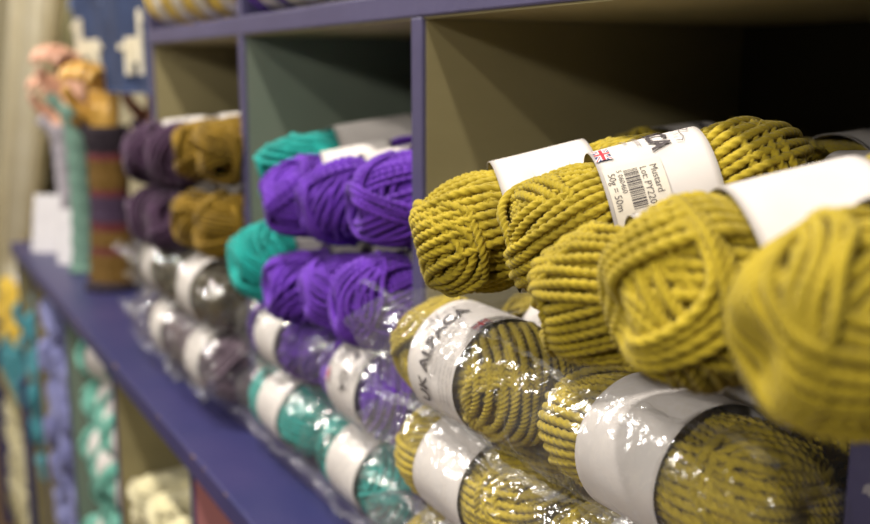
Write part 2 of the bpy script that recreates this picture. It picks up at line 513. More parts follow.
# ------------------------------------------------------------------ shelving (upper cubbies)
D, DB = .31, .60
ZF, ZC = .962, 1.335
DX = [-1.28, -.930, -.579, -.228, .123]
th = .0075
unit = empty('cubby_shelving', (-.58, .45, .955), label='blue-edged wooden cubby shelving whose compartments hold the stacked balls of yarn', cat='shelf')
def sub(o): o.matrix_parent_inverse = unit.matrix_world.inverted(); return o
bpy.context.view_layer.update()
def part_of(root, o):
    o.parent = root; o.matrix_parent_inverse = Matrix.Translation(root.location).inverted(); return o
part_of(unit, box('shelf_board', DX[0]-th, DX[-1]+th, D, DB, .944, ZF, BLUEP))
part_of(unit, box('shelf_board', DX[0]-th, DX[-1]+th, D, DB, ZC, ZC+.017, BLUEP, bevel=.0015))
part_of(unit, box('shelf_board', DX[0]-th, DX[-1]+th, D, DB, 1.70, 1.717, BLUEP))
# lining under the upper board: unpainted underside
part_of(unit, box('board_lining', DX[0]+th, DX[-1]-th, D+.002, DB-.004, ZC-.0012, ZC-.0001, INSIDE, bevel=0))
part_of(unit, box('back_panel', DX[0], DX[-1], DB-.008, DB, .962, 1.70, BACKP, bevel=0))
for i, x in enumerate(DX):
    d = part_of(unit, box('divider', x-th, x+th, D+.0005, DB-.008, ZF, ZC, BLUEP, bevel=.001))
    fm = SAGE if i == 1 else INSIDE
    f = box('divider_face', x+th, x+th+.0008, D+.0035, DB-.009, ZF+.001, ZC-.0015, fm, bevel=0)
    f.parent = d
    part_of(unit, box('divider', x-th, x+th, D+.0005, DB-.008, ZC+.017, 1.70, BLUEP, bevel=.001))

# ------------------------------------------------------------------ counter (ledge + lower cubbies)
cab = empty('counter_cabinet', (-1.2, .43, 0), label='dark blue ledge counter with open lower compartments below the yarn cubbies', cat='cabinet')
LX0, LX1 = -2.30, .30
part_of(cab, box('ledge', LX0, LX1, .2395, .636, .918, .942, LEDGEP, bevel=.0025))
part_of(cab, box('riser_strip', DX[0]-th, LX1, .3065, .3096, .9425, .9615, BLUEP, bevel=.0015))
part_of(cab, box('back_panel', LX0, LX1, .60, .61, .06, .917, INSIDE, bevel=0))
part_of(cab, box('plinth', LX0, LX1, .27, .60, 0, .06, LEDGEP, bevel=.001))
LDX = [-.19, -.568, -.943, -1.316, -1.703, -2.07, -2.29]
for i, x in enumerate(LDX):
    d = part_of(cab, box('divider', x-.005, x+.005, .248, .60, .06, .917, LEDGEP, bevel=.001))
    fm = {2: PINKP, 4: SAGE}.get(i, INSIDE)
    f = box('divider_face', x+.005, x+.0058, .2505, .599, .061, .9165, fm, bevel=0); f.parent = d
part_of(cab, box('bottom_board', LX0, LX1, .25, .60, .05, .065, LEDGEP, bevel=.001))
part_of(cab, box('middle_board', LX0, LX1, .27, .60, .395, .41, LEDGEP, bevel=.001))
# paint chips on the lip
rng = random.Random(3)
chips = bmesh.new()
for x, s in [(-1.245, .004), (-1.03, .0022), (-.90, .003), (-.865, .0018), (-.80, .002), (-1.5, .002)]:
    r = bmesh.ops.create_icosphere(chips, subdivisions=1, radius=s)
    for v in r['verts']: v.co = Vector((x+v.co.x*1.3, .2398+v.co.y*.25, .9405+v.co.z*.5))
me = bpy.data.meshes.new('paint_chip'); chips.to_mesh(me); chips.free()
o = part_of(cab, link('paint_chip', me, flat_mat('bare_wood', S('#b08f6a'), .7))); o['kind'] = 'stuff'; o['label'] = 'pale bare wood chips along the ledge lip'

# ------------------------------------------------------------------ ball prototypes
BIG = [yarn_ball_mesh('yarn_big_%d' % i, s, fuzz=2600) for i, s in enumerate((11, 27, 5))]
MID = [yarn_ball_mesh('yarn_mid_%d' % i, s, r=.0022, nring=6, step=.0015, fuzz=900, bands=13) for i, s in enumerate((3, 8, 21))]
LOW = [yarn_ball_mesh('yarn_low_%d' % i, s, r=.0023, nring=6, step=.0026, fuzz=0, bands=12, ns=5, pitch=.016) for i, s in enumerate((2, 9))]
SHORT = [yarn_ball_mesh('yarn_short', 31, a=.048, b=.037, r=.0024, nring=6, step=.0026, fuzz=0, bands=9, ns=5, pitch=.012, lab_w=.034)]
for lst in (BIG, MID, LOW, SHORT):
    for m in lst: m.materials.append(OLIVE)
PAPER_R = .0352
BANDM = band_mesh('label_band', .051, PAPER_R, 1); BANDM.materials.append(PAPER)
BANDS = band_mesh('label_band_narrow', .026, PAPER_R, 2); BANDS.materials.append(PAPER_CREAM)

proto = {}
def make_proto(key, me, band, detail, sticker=False):
    r = empty('yarn_ball')
    y = link('yarn', me, None, r)
    bnd = link('paper_label', band, None, r)
    if detail >= 0: label_print(bnd, PAPER_R+.0009, detail)
    if sticker: sticker_print(bnd, PAPER_R+.0009)
    return r
plainkey = {}
ALLP = []
def get_proto(kind, vi, detail, sticker, mat):
    key = (kind, vi, detail, sticker)
    if key not in plainkey:
        me = {'big': BIG, 'mid': MID, 'low': LOW, 'short': SHORT}[kind]
        me = me[vi % len(me)]
        r = make_proto(key, me, BANDS if kind == 'short' else BANDM, detail, sticker)
        plainkey[key] = r; ALLP.append(r)
    return plainkey[key]

matmesh = {}
def mesh_with(me, mat):
    if me.materials[0] == mat: return me
    k = (me.name, mat.name)
    if k not in matmesh:
        c = me.copy(); c.materials.clear(); c.materials.append(mat); matmesh[k] = c
    return matmesh[k]

def ball(mat, kind, vi, loc, axis, roll, label, group, detail=-1, sticker=False, scale=(1, 1, 1), cat='yarn ball', cap=False):
    """axis: direction of local +x (label's upward side) as (yaw, elevation) degrees; roll about the axis in degrees"""
    p = get_proto(kind, vi, detail, sticker, mat)
    if cap:   # loc is the centre of the front cap; go half a ball back along the axis
        ya, e_ = math.radians(axis[0]), math.radians(axis[1])
        loc = Vector(loc)+Vector((math.cos(ya)*math.cos(e_), math.sin(ya)*math.cos(e_), math.sin(e_)))*(.080*scale[0]-.0375*scale[1])
    c = copy_tree(p)
    for ch in c.children:
        if ch.data in (BIG+MID+LOW+SHORT): ch.data = mesh_with(ch.data, mat)
    yaw, el = math.radians(axis[0]), math.radians(axis[1])
    M = Matrix.Rotation(yaw, 4, 'Z')@Matrix.Rotation(-el, 4, 'Y')@Matrix.Rotation(math.radians(roll), 4, 'X')
    c.matrix_world = Matrix.Translation(loc)@M@Matrix.Diagonal((*scale, 1))
    c.location = loc; c.rotation_euler = M.to_euler(); c.scale = scale
    tag(c, label, cat, group)
    return c

# ------------------------------------------------------------------ olive compartment
GO = 'loose mustard green balls piled on top'
GB = 'mustard green balls inside the clear bags'
# loose balls
ball(OLIVE, 'big', 0, (-.446, .272, 1.216), (64, 13), -55, 'mustard green yarn ball by the blue-edged divider, leftmost loose one', GO, 2, scale=(1.0, .98, 1.06), cap=True)
ball(OLIVE, 'big', 1, (-.378, .280, 1.226), (62, 14), 5, 'mustard green yarn ball whose band shows the little flag and a barcode sticker', GO, 2, True, scale=(1, .92, .95), cap=True)
ball(OLIVE, 'big', 2, (-.314, .252, 1.209), (62, 12), 30, 'mustard green yarn ball tucked low between the flag-banded ball and the big central one', GO, 1, scale=(.94, .86, .92), cap=True)
ball(OLIVE, 'big', 1, (-.258, .250, 1.221), (64, 13), 140, 'large mustard green ball at centre right, plain white band behind its coiled end', GO, 1, scale=(.98, .96, 1.08), cap=True)
ball(OLIVE, 'big', 0, (-.186, .240, 1.228), (74, 12), 200, 'mustard green yarn ball nearest the camera, cut by the right edge of the photo', GO, 0, scale=(.96, .94, 1), cap=True)
ball(OLIVE, 'big', 2, (-.509, .440, 1.232), (90, 3), 80, 'mustard green yarn ball deep in the compartment, peeping above the leftmost loose one', GO, 0, scale=(.92, .92, .92), cap=True)
ball(OLIVE, 'big', 0, (-.400, .480, 1.232), (95, 3), 30, 'mustard green yarn ball almost lost in the darkest part of the compartment', GO, 0, scale=(.92, .92, .92), cap=True)
ball(OLIVE, 'big', 1, (-.305, .415, 1.232), (12, 3), 80, 'mustard green yarn ball lying crosswise behind the plain white band', GO, 0, scale=(.92, .92, .92))

# bagged rows
ROWZ = [1.131, 1.063, .9965]
for ri, z in enumerate(ROWZ):
    nm = ['top', 'middle', 'bottom'][ri]
    yc = .300+.004*ri
    for bi, x in enumerate((-.482, -.317)):
        lab = {(0, 0): 'bagged mustard green ball with its printed band facing out, top bag left',
               (0, 1): 'bagged mustard green ball with a wide blank white band, top bag right',
               (1, 0): 'bagged mustard green ball with a blank white band, directly under the printed one',
               (1, 1): 'bagged mustard green ball in the middle bag at the right',
               (2, 0): 'bagged mustard green ball in the lowest bag, beside the teal bag',
               (2, 1): 'bagged mustard green ball in the lowest bag, to the right'}[(ri, bi)]
        ball(OLIVE, 'big', (ri+bi+2) % 3, (x, yc, z), (180, 0), -38 if (ri, bi) == (0, 0) else 150+20*bi, lab, GB, 1 if (ri, bi) == (0, 0) else -1,
             scale=(1.03, 1.0, .93))
    for bi, x in enumerate((-.482, -.317)):
        ball(OLIVE, 'low', bi, (x, yc+.078, z), (180, 0), 20, 'bagged mustard green ball in the %s bag, behind the %s front ball' % (nm, ('left', 'right')[bi]), GB, -1, scale=(1, 1, .93))
    me = bag_mesh('yarn_bag', -.566, -.243, yc, z, .0405, .125, 5+ri, (-.405,), flare=(.016, .012), hz=.0345, spill=(.03, 0))
    bg_ = link('yarn_bag', me, FILM)
    link('bag_seam', seam_mesh('bag_seam', -.59, -.235, yc-.030, z-.024, ri), SEAM, bg_)
    link('bag_seam', seam_mesh('bag_seam', -.59, -.235, yc-.024, z+.031, ri+7, .004), SEAM, bg_)
    tag(bg_, 'crinkled clear plastic bag of mustard green balls, %s of three stacked' % nm, 'plastic bag', 'clear bags of mustard green balls')

# ------------------------------------------------------------------ violet / teal compartment
GP = 'loose violet balls'; GT = 'loose teal balls'
P = [
 (PURPLE, (-.624, .312, 1.213), (78, 9), 'violet yarn ball at upper right, against the divider of the mustard compartment', GP),
 (PURPLE, (-.700, .306, 1.201), (76, 10), 'violet yarn ball in the middle of the upper row', GP),
 (PURPLE, (-.766, .300, 1.199), (70, 10), 'violet yarn ball at upper left, overlapping the teal one', GP),
 (TEAL, (-.838, .318, 1.212), (80, 8), 'teal yarn ball at the top left with a white band behind it', GT),
 (PURPLE, (-.628, .300, 1.139), (82, 2), 'violet yarn ball at lower right just above the printed band', GP),
 (PURPLE, (-.700, .306, 1.132), (80, 2), 'violet yarn ball hidden in shade in the middle of the lower row', GP),
 (PURPLE, (-.770, .300, 1.125), (80, 2), 'violet yarn ball at lower left beside the teal one', GP),
 (TEAL, (-.862, .302, 1.131), (84, 3), 'teal yarn ball low against the grey-green divider', GT)]
for i, (m, l, ax, lab, g) in enumerate(P):
    ball(m, 'mid', i, l, ax, 47*i, lab, g, -1, scale=(1.5 if i == 3 else 1.12, .96, 1.02 if i < 7 else 1.14), cap=True)
for ri, (z, m, nm) in enumerate([(1.067, PURPLE, 'violet'), (.999, TEAL, 'teal')]):
    for bi, x in enumerate((-.662, -.824)):
        lab = {(0, 0): 'bagged violet ball whose band shows upside-down lettering', (0, 1): 'bagged violet ball at the left end, below the loose teal ball',
               (1, 0): 'bagged teal ball at the right, below the lettered violet one', (1, 1): 'bagged teal ball at the left end of the lowest bag'}[(ri, bi)]
        ball(m, 'mid', ri+bi, (x, .322, z), (0, 0), 62 if ri == 0 and bi == 0 else 200, lab, 'bagged %s balls' % nm, 1 if ri == 0 and bi == 0 else -1, scale=(1, 1, .93))
        ball(m, 'low', ri+bi, (x, .40, z), (0, 0), 0, 'bagged %s ball in the second rank behind the %s front ball' % (nm, ('right', 'left')[bi]), 'bagged %s balls' % nm, -1, scale=(1, 1, .93))
    me = bag_mesh('yarn_bag', -.904, -.598, .322, z, .0400, .125, 15+ri, (-.743,), flare=(.012, .010), hz=.0345, spill=(.012, 0))
    bg_ = link('yarn_bag', me, FILM)
    link('bag_seam', seam_mesh('bag_seam', -.915, -.592, .322-.030, z-.024, ri+20), SEAM, bg_)
    tag(bg_, 'crinkled clear plastic bag of %s balls, %s' % (nm, 'on top of the teal bag' if ri == 0 else 'resting on the shelf board'), 'plastic bag')

# ------------------------------------------------------------------ aubergine / old gold compartment
GA, GG = 'loose aubergine balls', 'loose old gold balls'
P = [
 (BROWN, (-.966, .304, 1.226), (82, 5), 'old gold yarn ball in the upper row beside the divider', GG),
 (BROWN, (-1.046, .302, 1.220), (82, 5), 'old gold yarn ball in the upper row beside the aubergine ones', GG),
 (AUBER, (-1.130, .300, 1.208), (80, 5), 'aubergine yarn ball in the upper row next to the old gold ones', GA),
 (AUBER, (-1.208, .290, 1.206), (80, 5), 'aubergine yarn ball at the upper left edge of the shelving', GA),
 (BROWN, (-.968, .300, 1.150), (84, 2), 'old gold yarn ball in the lower row beside the divider', GG),
 (BROWN, (-1.044, .298, 1.147), (84, 2), 'old gold yarn ball in the lower row beside the aubergine ones', GG),
 (AUBER, (-1.130, .294, 1.133), (84, 2), 'aubergine yarn ball in the lower row next to the old gold ones', GA),
 (AUBER, (-1.205, .290, 1.132), (84, 2), 'aubergine yarn ball low at the left edge of the shelving', GA)]
for i, (m, l, ax, lab, g) in enumerate(P):
    ball(m, 'low', i, l, ax, 47*i+20, lab, g, -1, scale=(1.05, .98 if m == BROWN else 1.12, 1.08), cap=True)
for ri, (z, m, nm) in enumerate([(1.072, DARKOL, 'dark olive'), (1.000, GREYPL, 'grey plum')]):
    for bi, x in enumerate((-1.028+.02*ri, -1.190+.03*ri)):
        ball(m, 'low', ri+bi, (x, .306, z), (0, 0), 100, 'bagged %s ball with a white band, %s' % (nm, ('nearer the divider', 'at the left end')[bi]), 'bagged %s balls' % nm, -1, scale=(1, 1.08, 1.0))
    me = bag_mesh('yarn_bag', -1.262, -.950, .306, z, .0425, .125, 25+ri, (-1.11,), flare=(.012, .010), hz=.0375, res=.003, spill=(.05, 0), amp=.0022)
    bg_ = link('yarn_bag', me, FILM2)
    link('bag_seam', seam_mesh('bag_seam', -1.30, -.955, .306-.030, z-.024, ri+40, .010), SEAM, bg_)
    link('bag_seam', seam_mesh('bag_seam', -1.31, -1.20, .306-.036, z+.014, ri+43, .014), SEAM, bg_)
    tag(bg_, 'shiny clear plastic bag of %s balls below the aubergine ones' % nm, 'plastic bag')

# ------------------------------------------------------------------ bags on the shelf above
xs = -1.235
cols = [YELLOW]*4+[PURPLE, CREAM, CREAM, LILAC]
names = ['golden yellow']*4+['violet', 'cream', 'cream', 'lilac grey']
xx = [-1.228, -1.146, -1.064, -.982, -.878, -.796, -.714, -.632]
where = ['at the far left', 'second from the left', 'third from the left', 'beside the divider', 'just right of the divider', 'next to the violet one', 'between cream and lilac', 'at the right']
for i, x in enumerate(xx):
    ball(cols[i], 'short', 0, (x, .340, ZC+.017+.0395), (12, 0), 60+20*i, '%s yarn ball in the bag on the upper shelf, %s' % (names[i], where[i]), 'balls in the bags on the upper shelf', -1, scale=(.82, 1, 1))
for k, (a, b) in enumerate(((-1.262, -.95), (-.91, -.60))):
    me = bag_mesh('yarn_bag', a, b, .340, ZC+.017+.0415, .040, .09, 35+k, (), flare=(.012, .012), hz=.0400, res=.003)
    tag(link('yarn_bag', me, FILM2), ['clear bag of golden yellow balls on the upper shelf', 'clear bag of violet and cream balls on the upper shelf'][k], 'plastic bag')

# ------------------------------------------------------------------ lower compartments
def hank(mat, loc, rot, sc_, label, group, vi=0, kind='low'):
    return ball(mat, kind, vi, loc, rot, 0, label, group, -1, scale=sc_)
def bare(o):
    for c in list(o.children):
        if c.name.startswith('paper_label'):
            for g in list(c.children): bpy.data.objects.remove(g)
            bpy.data.objects.remove(c)
    return o
# cream balls piled in the bay next to the pink-sided one
rr = random.Random(8)
rowsn = ['bottom row', 'second row', 'third row', 'fourth row', 'top row']
pos = ['far left', 'left of centre', 'right of centre', 'far right']
for r_ in range(4):
    for c_ in range(4 if r_ % 2 == 0 else 3):
        x = -1.262+c_*.084+(.042 if r_ % 2 else 0)
        bare(ball(CREAM, 'low', (r_+c_) % 2, (x, .318+rr.uniform(-.012, .012), .450+r_*.072), (86+rr.uniform(-12, 12), rr.uniform(-3, 6)), 40*c_,
             'cream yarn ball in the pile under the ledge, %s, %s' % (rowsn[r_], pos[c_]), 'cream balls under the ledge', -1, scale=(.8, 1.12, 1.05)))
for c_, (x, z) in enumerate([(-1.268, .742), (-1.185, .748), (-1.10, .752), (-1.02, .746)]):
    bare(ball(CREAM, 'low', c_ % 2, (x, .315, z), (86+10*c_, 4), 70*c_, 'cream yarn ball in the pile under the ledge, topmost row, %s' % pos[c_], 'cream balls under the ledge', -1, scale=(.85, 1.2, 1.25)))

def stack(mat, x0, ncol, tiers, y, name, gp, dz=.078, dx=.095, ax=84, sc_=(.9, 1.2, 1.18)):
    rr = random.Random(len(name))
    n = 0
    for ci in range(ncol):
        for zi in range(tiers[ci]):
            ball(mat, 'low', n % 2, (x0+ci*dx+rr.uniform(-.006, .006), y+rr.uniform(-.01, .01), .453+zi*dz), (ax+rr.uniform(-14, 14), rr.uniform(-4, 10)), 60*n,
                 '%s ball under the ledge, %s, tier %s up' % (name, ['beside the left divider', 'second column', 'third column', 'rightmost column'][ci], ['one', 'two', 'three', 'four', 'five', 'six'][zi]),
                 gp, -1, scale=sc_)
            n += 1
stack(MINT, -1.640, 3, [6, 5, 5], .315, 'mint green yarn', 'mint balls under the ledge', ax=35)
stack(LAV, -2.005, 3, [6, 6, 5], .315, 'lavender blue yarn', 'lavender balls under the ledge')
stack(SEA, -2.235, 2, [5, 6], .315, 'sea blue yarn', 'sea blue balls under the ledge', dx=.10)

# ------------------------------------------------------------------ low rack beyond the ledge
rack = empty('low_rack', (-2.68, .45, 0), label='low blue-ended open rack of yellow and sea blue yarn beyond the ledge', cat='rack')
part_of(rack, box('end_panel', -3.03, -3.00, .24, .60, 0, .62, LEDGEP))
part_of(rack, box('end_panel', -2.36, -2.33, .24, .60, 0, .62, LEDGEP))
part_of(rack, box('shelf_board', -3.00, -2.36, .25, .60, .455, .475, INSIDE))
part_of(rack, box('shelf_board', -3.00, -2.36, .25, .60, .08, .10, INSIDE))
part_of(rack, box('back_panel', -3.00, -2.36, .59, .60, .10, .62, INSIDE))
n = 0
for r_, xs_ in enumerate([(-2.93, -2.84, -2.75, -2.66, -2.57, -2.48), (-2.89, -2.80, -2.71, -2.62, -2.53, -2.43), (-2.93, -2.84, -2.75, -2.66, -2.57, -2.46), (-2.80, -2.70, -2.60, -2.48)]):
    for c_, x in enumerate(xs_):
        yel = (r_ >= 2 and x < -2.5) or (r_ == 1 and x < -2.85)
        nm = 'golden yellow' if yel else 'sea blue'
        ball(YELLOW if yel else SEA, 'low', n % 2, (x, .315, .52+r_*.073), (84, 3), 50*n, '%s ball on the low rack, %s, %s from the left' % (nm, rowsn[r_], ['first', 'second', 'third', 'fourth', 'fifth', 'sixth'][c_]),
             '%s balls on the low rack' % nm, -1, scale=(.85, 1.1, 1.08)); n += 1
for r_ in range(4):
    for c_ in range(6):
        x = -2.94+c_*.1+(.03 if r_ % 2 else 0)
        bare(ball(CREAM, 'low', n % 2, (x, .315, .144+r_*.078), (80, 2), 50*n, 'cream ball low in the rack, %s, %s from the left' % (rowsn[r_], ['first', 'second', 'third', 'fourth', 'fifth', 'sixth'][c_]),
             'cream balls low in the rack', -1, scale=(.85, 1.15, 1.12))); n += 1

# ------------------------------------------------------------------ mittens on display hands
def stripes_mat(name, stops, period=None):
    m, nt, b = new_mat(name)
    tc = N(nt, 'ShaderNodeTexCoord'); sx = N(nt, 'ShaderNodeSeparateXYZ')
    nt.links.new(tc.outputs['Object'], sx.inputs[0])
    mp = N(nt, 'ShaderNodeMath', operation='MULTIPLY'); mp.inputs[1].default_value = 1/.30
    nt.links.new(sx.outputs['Z'], mp.inputs[0])
    r = N(nt, 'ShaderNodeValToRGB'); r.color_ramp.interpolation = 'CONSTANT'
    e = r.color_ramp.elements
    e[0].position = 0; e[0].color = stops[0][1]
    e[1].position = stops[1][0]; e[1].color = stops[1][1]
    for p_, c_ in stops[2:]:
        q = e.new(p_); q.color = c_
    nt.links.new(mp.outputs[0], r.inputs[0]); nt.links.new(r.outputs[0], b.inputs['Base Color'])
    b.inputs['Roughness'].default_value = .9
    w_ = N(nt, 'ShaderNodeTexWave', Scale=140, Distortion=1.5); w_.bands_direction = 'Z'
    nt.links.new(tc.outputs['Object'], w_.inputs[0])
    bp = N(nt, 'ShaderNodeBump', Strength=.6, Distance=.0015)
    nt.links.new(w_.outputs['Fac'], bp.inputs['Height']); nt.links.new(bp.outputs[0], b.inputs['Normal'])
    return m
c_pl, c_go, c_rd, c_dk = S('#3a2840'), S('#664a12'), S('#5c2024'), S('#231722')
STRIPE = stripes_mat('striped_knit', [(0, c_dk), (.05, c_go), (.20, c_rd), (.24, c_go), (.33, c_rd), (.38, c_pl), (.52, c_rd), (.56, c_go), (.72, c_rd), (.76, c_dk)])
MULTI = stripes_mat('multicolour_knit', [(0, S('#a9b6ad')), (.14, S('#6f9a92')), (.25, S('#c3bfb2')), (.36, S('#8ea5a8')), (.5, S('#b3a89e')), (.62, S('#7fa39b')), (.75, S('#b9bdb4'))])
GREYK = noise_mat('grey_knit', S('#96909a'), S('#a8a2a8'), scale=60, rough=.9, bump=.6, bscale=300)
MINTK = noise_mat('mint_knit', S('#5f7f72'), S('#6d8c7e'), scale=60, rough=.9, bump=.6, bscale=300)
PLUMK = noise_mat('plum_knit', S('#4a3448'), S('#5a4258'), scale=60, rough=.9, bump=.6, bscale=300)
WOODY = noise_mat('varnished_yellow_wood', S('#c8963f'), S('#dcae58'), scale=12, rough=.35, bump=.1, stretch=(3, 3, 1))
WOODP = noise_mat('pale_pink_wood', S('#d8a286'), S('#e2b094'), scale=12, rough=.45, bump=.1, stretch=(3, 3, 1))

def lathe(name, prof, mat, parent=None, n=40, ribs=0, flat=.8, rib_amp=.0012):
    V, F = [], []
    for r_, z in prof:
        for j in range(n):
            a = 2*PI*j/n
            q = r_*(1+(rib_amp/r_*(1 if j % 2 else -1) if ribs and r_ > .004 else 0))
            V.append((q*math.cos(a), q*flat*math.sin(a), z))
    for i in range(len(prof)-1):
        for j in range(n):
            j2 = (j+1) % n
            F.append((i*n+j, i*n+j2, (i+1)*n+j2, (i+1)*n+j))
    return link(name, mesh_np(name, V, F), mat, parent)

def hand_mesh(name, s=1.):
    """wrist, palm and five separate, curled fingers grown with a skin modifier"""
    vs = [(0, 0, -.03), (0, 0, 0), (0, .0, .03), (0, 0, .052)]
    rad = [(.021, .017), (.023, .017), (.032, .016), (.034, .014)]
    ed = [(0, 1), (1, 2), (2, 3)]
    for fx, L, k in ((-.027, .062, .9), (-.009, .072, 1), (.009, .068, 1), (.026, .052, .85)):
        base_i = len(vs)
        pts = [(fx*.8, 0, .060), (fx, -.004, .074), (fx*1.02, -.018-L*.1, .074+L*.38), (fx*1.02, -.036-L*.25, .070+L*.42), (fx, -.046-L*.30, .056+L*.30)]
        vs += pts; r_ = .0085*k
        rad += [(r_*1.15, r_*1.15), (r_*1.1, r_*1.1), (r_, r_), (r_*.95, r_*.95), (r_*.8, r_*.8)]
        ed += [(3, base_i)]+[(base_i+i, base_i+i+1) for i in range(4)]
    bi = len(vs)
    vs += [(-.026, -.008, .022), (-.043, -.020, .038), (-.047, -.032, .056), (-.043, -.040, .070)]
    rad += [(.013, .013), (.011, .011), (.0095, .0095), (.008, .008)]
    ed += [(2, bi)]+[(bi+i, bi+i+1) for i in range(3)]
    me = bpy.data.meshes.new(name); me.from_pydata([tuple(c*s for c in v) for v in vs], ed, [])
    ob = bpy.data.objects.new('tmp', me); COL.objects.link(ob)
    md = ob.modifiers.new('s', 'SKIN')
    for i, d in enumerate(me.skin_vertices[0].data):
        d.radius = (rad[i][0]*s, rad[i][1]*s); d.use_root = (i == 0)
    sb = ob.modifiers.new('u', 'SUBSURF'); sb.levels = 2; sb.render_levels = 2
    dg = bpy.context.evaluated_depsgraph_get(); dg.update()
    out = bpy.data.meshes.new_from_object(ob.evaluated_get(dg)); out.name = name
    bpy.data.objects.remove(ob)
    out.materials.clear(); out.shade_smooth()
    return out
HAND = hand_mesh('display_hand_shape')
def mitt_on_hand(x, y, top, r0, r1, knit, wood, yaw, label, group, stand=None, thumb=True, z0=.942):
    root = empty('display_hand', (x, y, z0), (0, 0, yaw), label=label, cat='display hand', group=group)
    H = top-z0
    h = link('wooden_hand', HAND.copy(), wood, root); h.location = (0, 0, H-.004)
    lathe('stand', [(.0, 0), (r0*1.1, 0), (r0*1.1, .010), (r0*.6, .016), (.012, .02), (.012, H+.004)], knit if thumb else wood, root, flat=1)
    s0 = stand or .012
    nz = 24; pr = []
    for i in range(nz+1):
        t = i/nz
        pr.append((r0+(r1-r0)*t+.0015*math.sin(i*2.1)+(.004 if t > .93 else 0)-(.006*math.sin(PI*t)), s0+t*(H-s0)))
    pr.append((pr[-1][0]-.003, pr[-1][1]-.001)); pr.append((pr[-1][0], pr[-1][1]-.03))
    m = lathe('mitten', pr, knit, root, n=48, ribs=1)
    tb = lathe('mitten_thumb', [(.013, 0), (.0135, .02), (.013, .034), (.011, .034), (.011, .01)], knit, m, n=24, ribs=1, rib_amp=.0006, flat=.9)
    tb.location = (-r1*.75, -.008, H-.01); tb.rotation_euler = (math.radians(20), math.radians(-38), 0)
    return root
GM = 'mittens on wooden display hands'
mitt_on_hand(-1.715, .338, 1.215, .044, .037, STRIPE, WOODY, math.radians(35), 'varnished yellow wooden hand wearing a long fingerless mitten striped plum, gold and red', GM)
mitt_on_hand(-1.885, .322, 1.245, .027, .028, MINTK, WOODP, math.radians(30), 'pale wooden hand wearing a plain mint green mitten', GM)
mitt_on_hand(-2.200, .350, 1.195, .030, .031, GREYK, WOODP, math.radians(40), 'pale wooden hand wearing a plain grey mitten behind the white cards', GM)
mitt_on_hand(-2.300, .395, 1.180, .034, .036, MULTI, WOODP, math.radians(30), 'pale wooden hand wearing a multicoloured mitten, farthest along the ledge', GM, stand=.075)
mitt_on_hand(-1.745, .435, 1.205, .034, .033, PLUMK, WOODP, math.radians(20), 'pale wooden hand wearing a dark plum mitten half hidden by the aubergine yarn', GM)

CARD = noise_mat('white_card', S('#c9c6ca'), S('#d2cfd2'), scale=20, rough=.6, bump=.05)
def card(x, y, w_, h_, yaw, label):
    root = empty('price_card', (x, y, .942), (0, 0, yaw), label=label, cat='card')
    bm = bmesh.new(); box_bm(bm, -w_/2, w_/2, -.0006, .0006, 0, h_)
    me = bpy.data.meshes.new('card_face'); bm.to_mesh(me); bm.free()
    o = link('card_face', me, CARD, root); o.rotation_euler = (math.radians(-12), 0, 0)
    bm = bmesh.new(); box_bm(bm, -w_*.2, w_*.2, -.0006, .0006, 0, h_*.8)
    me = bpy.data.meshes.new('card_strut'); bm.to_mesh(me); bm.free()
    o = link('card_strut', me, CARD, root); o.location = (0, h_*.36, 0); o.rotation_euler = (math.radians(14), 0, 0)
card(-2.130, .285, .060, .118, math.radians(48), 'larger blank white card leaning on the ledge before the grey mitten')
card(-1.975, .300, .034, .105, math.radians(48), 'narrow blank white card standing beside the mint mitten')

# ------------------------------------------------------------------ hanging knitted blanket
BLUEK = noise_mat('blue_knit', S('#202c4a'), S('#2c3a5c'), scale=25, rough=.95, bump=.9, bscale=260, dist=.002)
CREAMK = noise_mat('cream_knit', S('#cfc6ae'), S('#dbd3bd'), scale=60, rough=.95, bump=.6, bscale=260)
def blanket_y(x, z): return .345+.012*math.sin(x*24)+.005*math.sin(x*61+z*5)
def cloth(name, x0, x1, z0, z1, fy, mat, parent=None, nx=80, nz=40, lean=0, t=.006):
    V, F = [], []
    for s_ in (0, 1):
        for i in range(nx+1):
            for j in range(nz+1):
                x = x0+(x1-x0)*i/nx; z = z0+(z1-z0)*j/nz
                V.append((x+lean*(z1-z), fy(x, z)+s_*t, z))
    o = (nx+1)*(nz+1); w_ = nz+1
    for i in range(nx):
        for j in range(nz):
            a = i*w_+j
            F.append((a, a+w_, a+w_+1, a+1)); F.append((o+a, o+a+1, o+a+w_+1, o+a+w_))
    for i in range(nx):
        for j in (0, nz):
            a = i*w_+j; F.append((a, a+w_, o+a+w_, o+a))
    for j in range(nz):
        for i in (0, nx):
            a = i*w_+j; F.append((a, a+1, o+a+1, o+a))
    return link(name, mesh_np(name, V, F), mat, parent)
bl = empty('knitted_blanket', (-1.53, .345, 1.285), label='blue knitted blanket with cream llama motifs hanging beside the cubby shelving', cat='blanket')
part_of(bl, cloth('blanket_cloth', -1.985, -1.310, 1.270, 1.72, blanket_y, BLUEK))
LL = ["..X......", ".XX......", "..X......", "..X......", "..XXXXXX.", "..XXXXXXX", "..XXXXXX.", "..X.X.XX.", "..X.X..X.", "..X.X..X."]
def motif(x0, z0, px, rows, flip=False, k=1.45):
    bm = bmesh.new()
    for r_, row in enumerate(rows):
        for c_, ch in enumerate(row):
            if ch == 'X':
                cc = len(row)-1-c_ if flip else c_
                xa = x0+cc*px*k; za = z0+(len(rows)-r_)*px
                y = min(blanket_y(xa+q_*px*k/3, za) for q_ in range(4))
                box_bm(bm, xa, xa+px*k, y-.004, y+.006, za, za+px)
    me = bpy.data.meshes.new('llama_motif'); bm.to_mesh(me); bm.free()
    return me
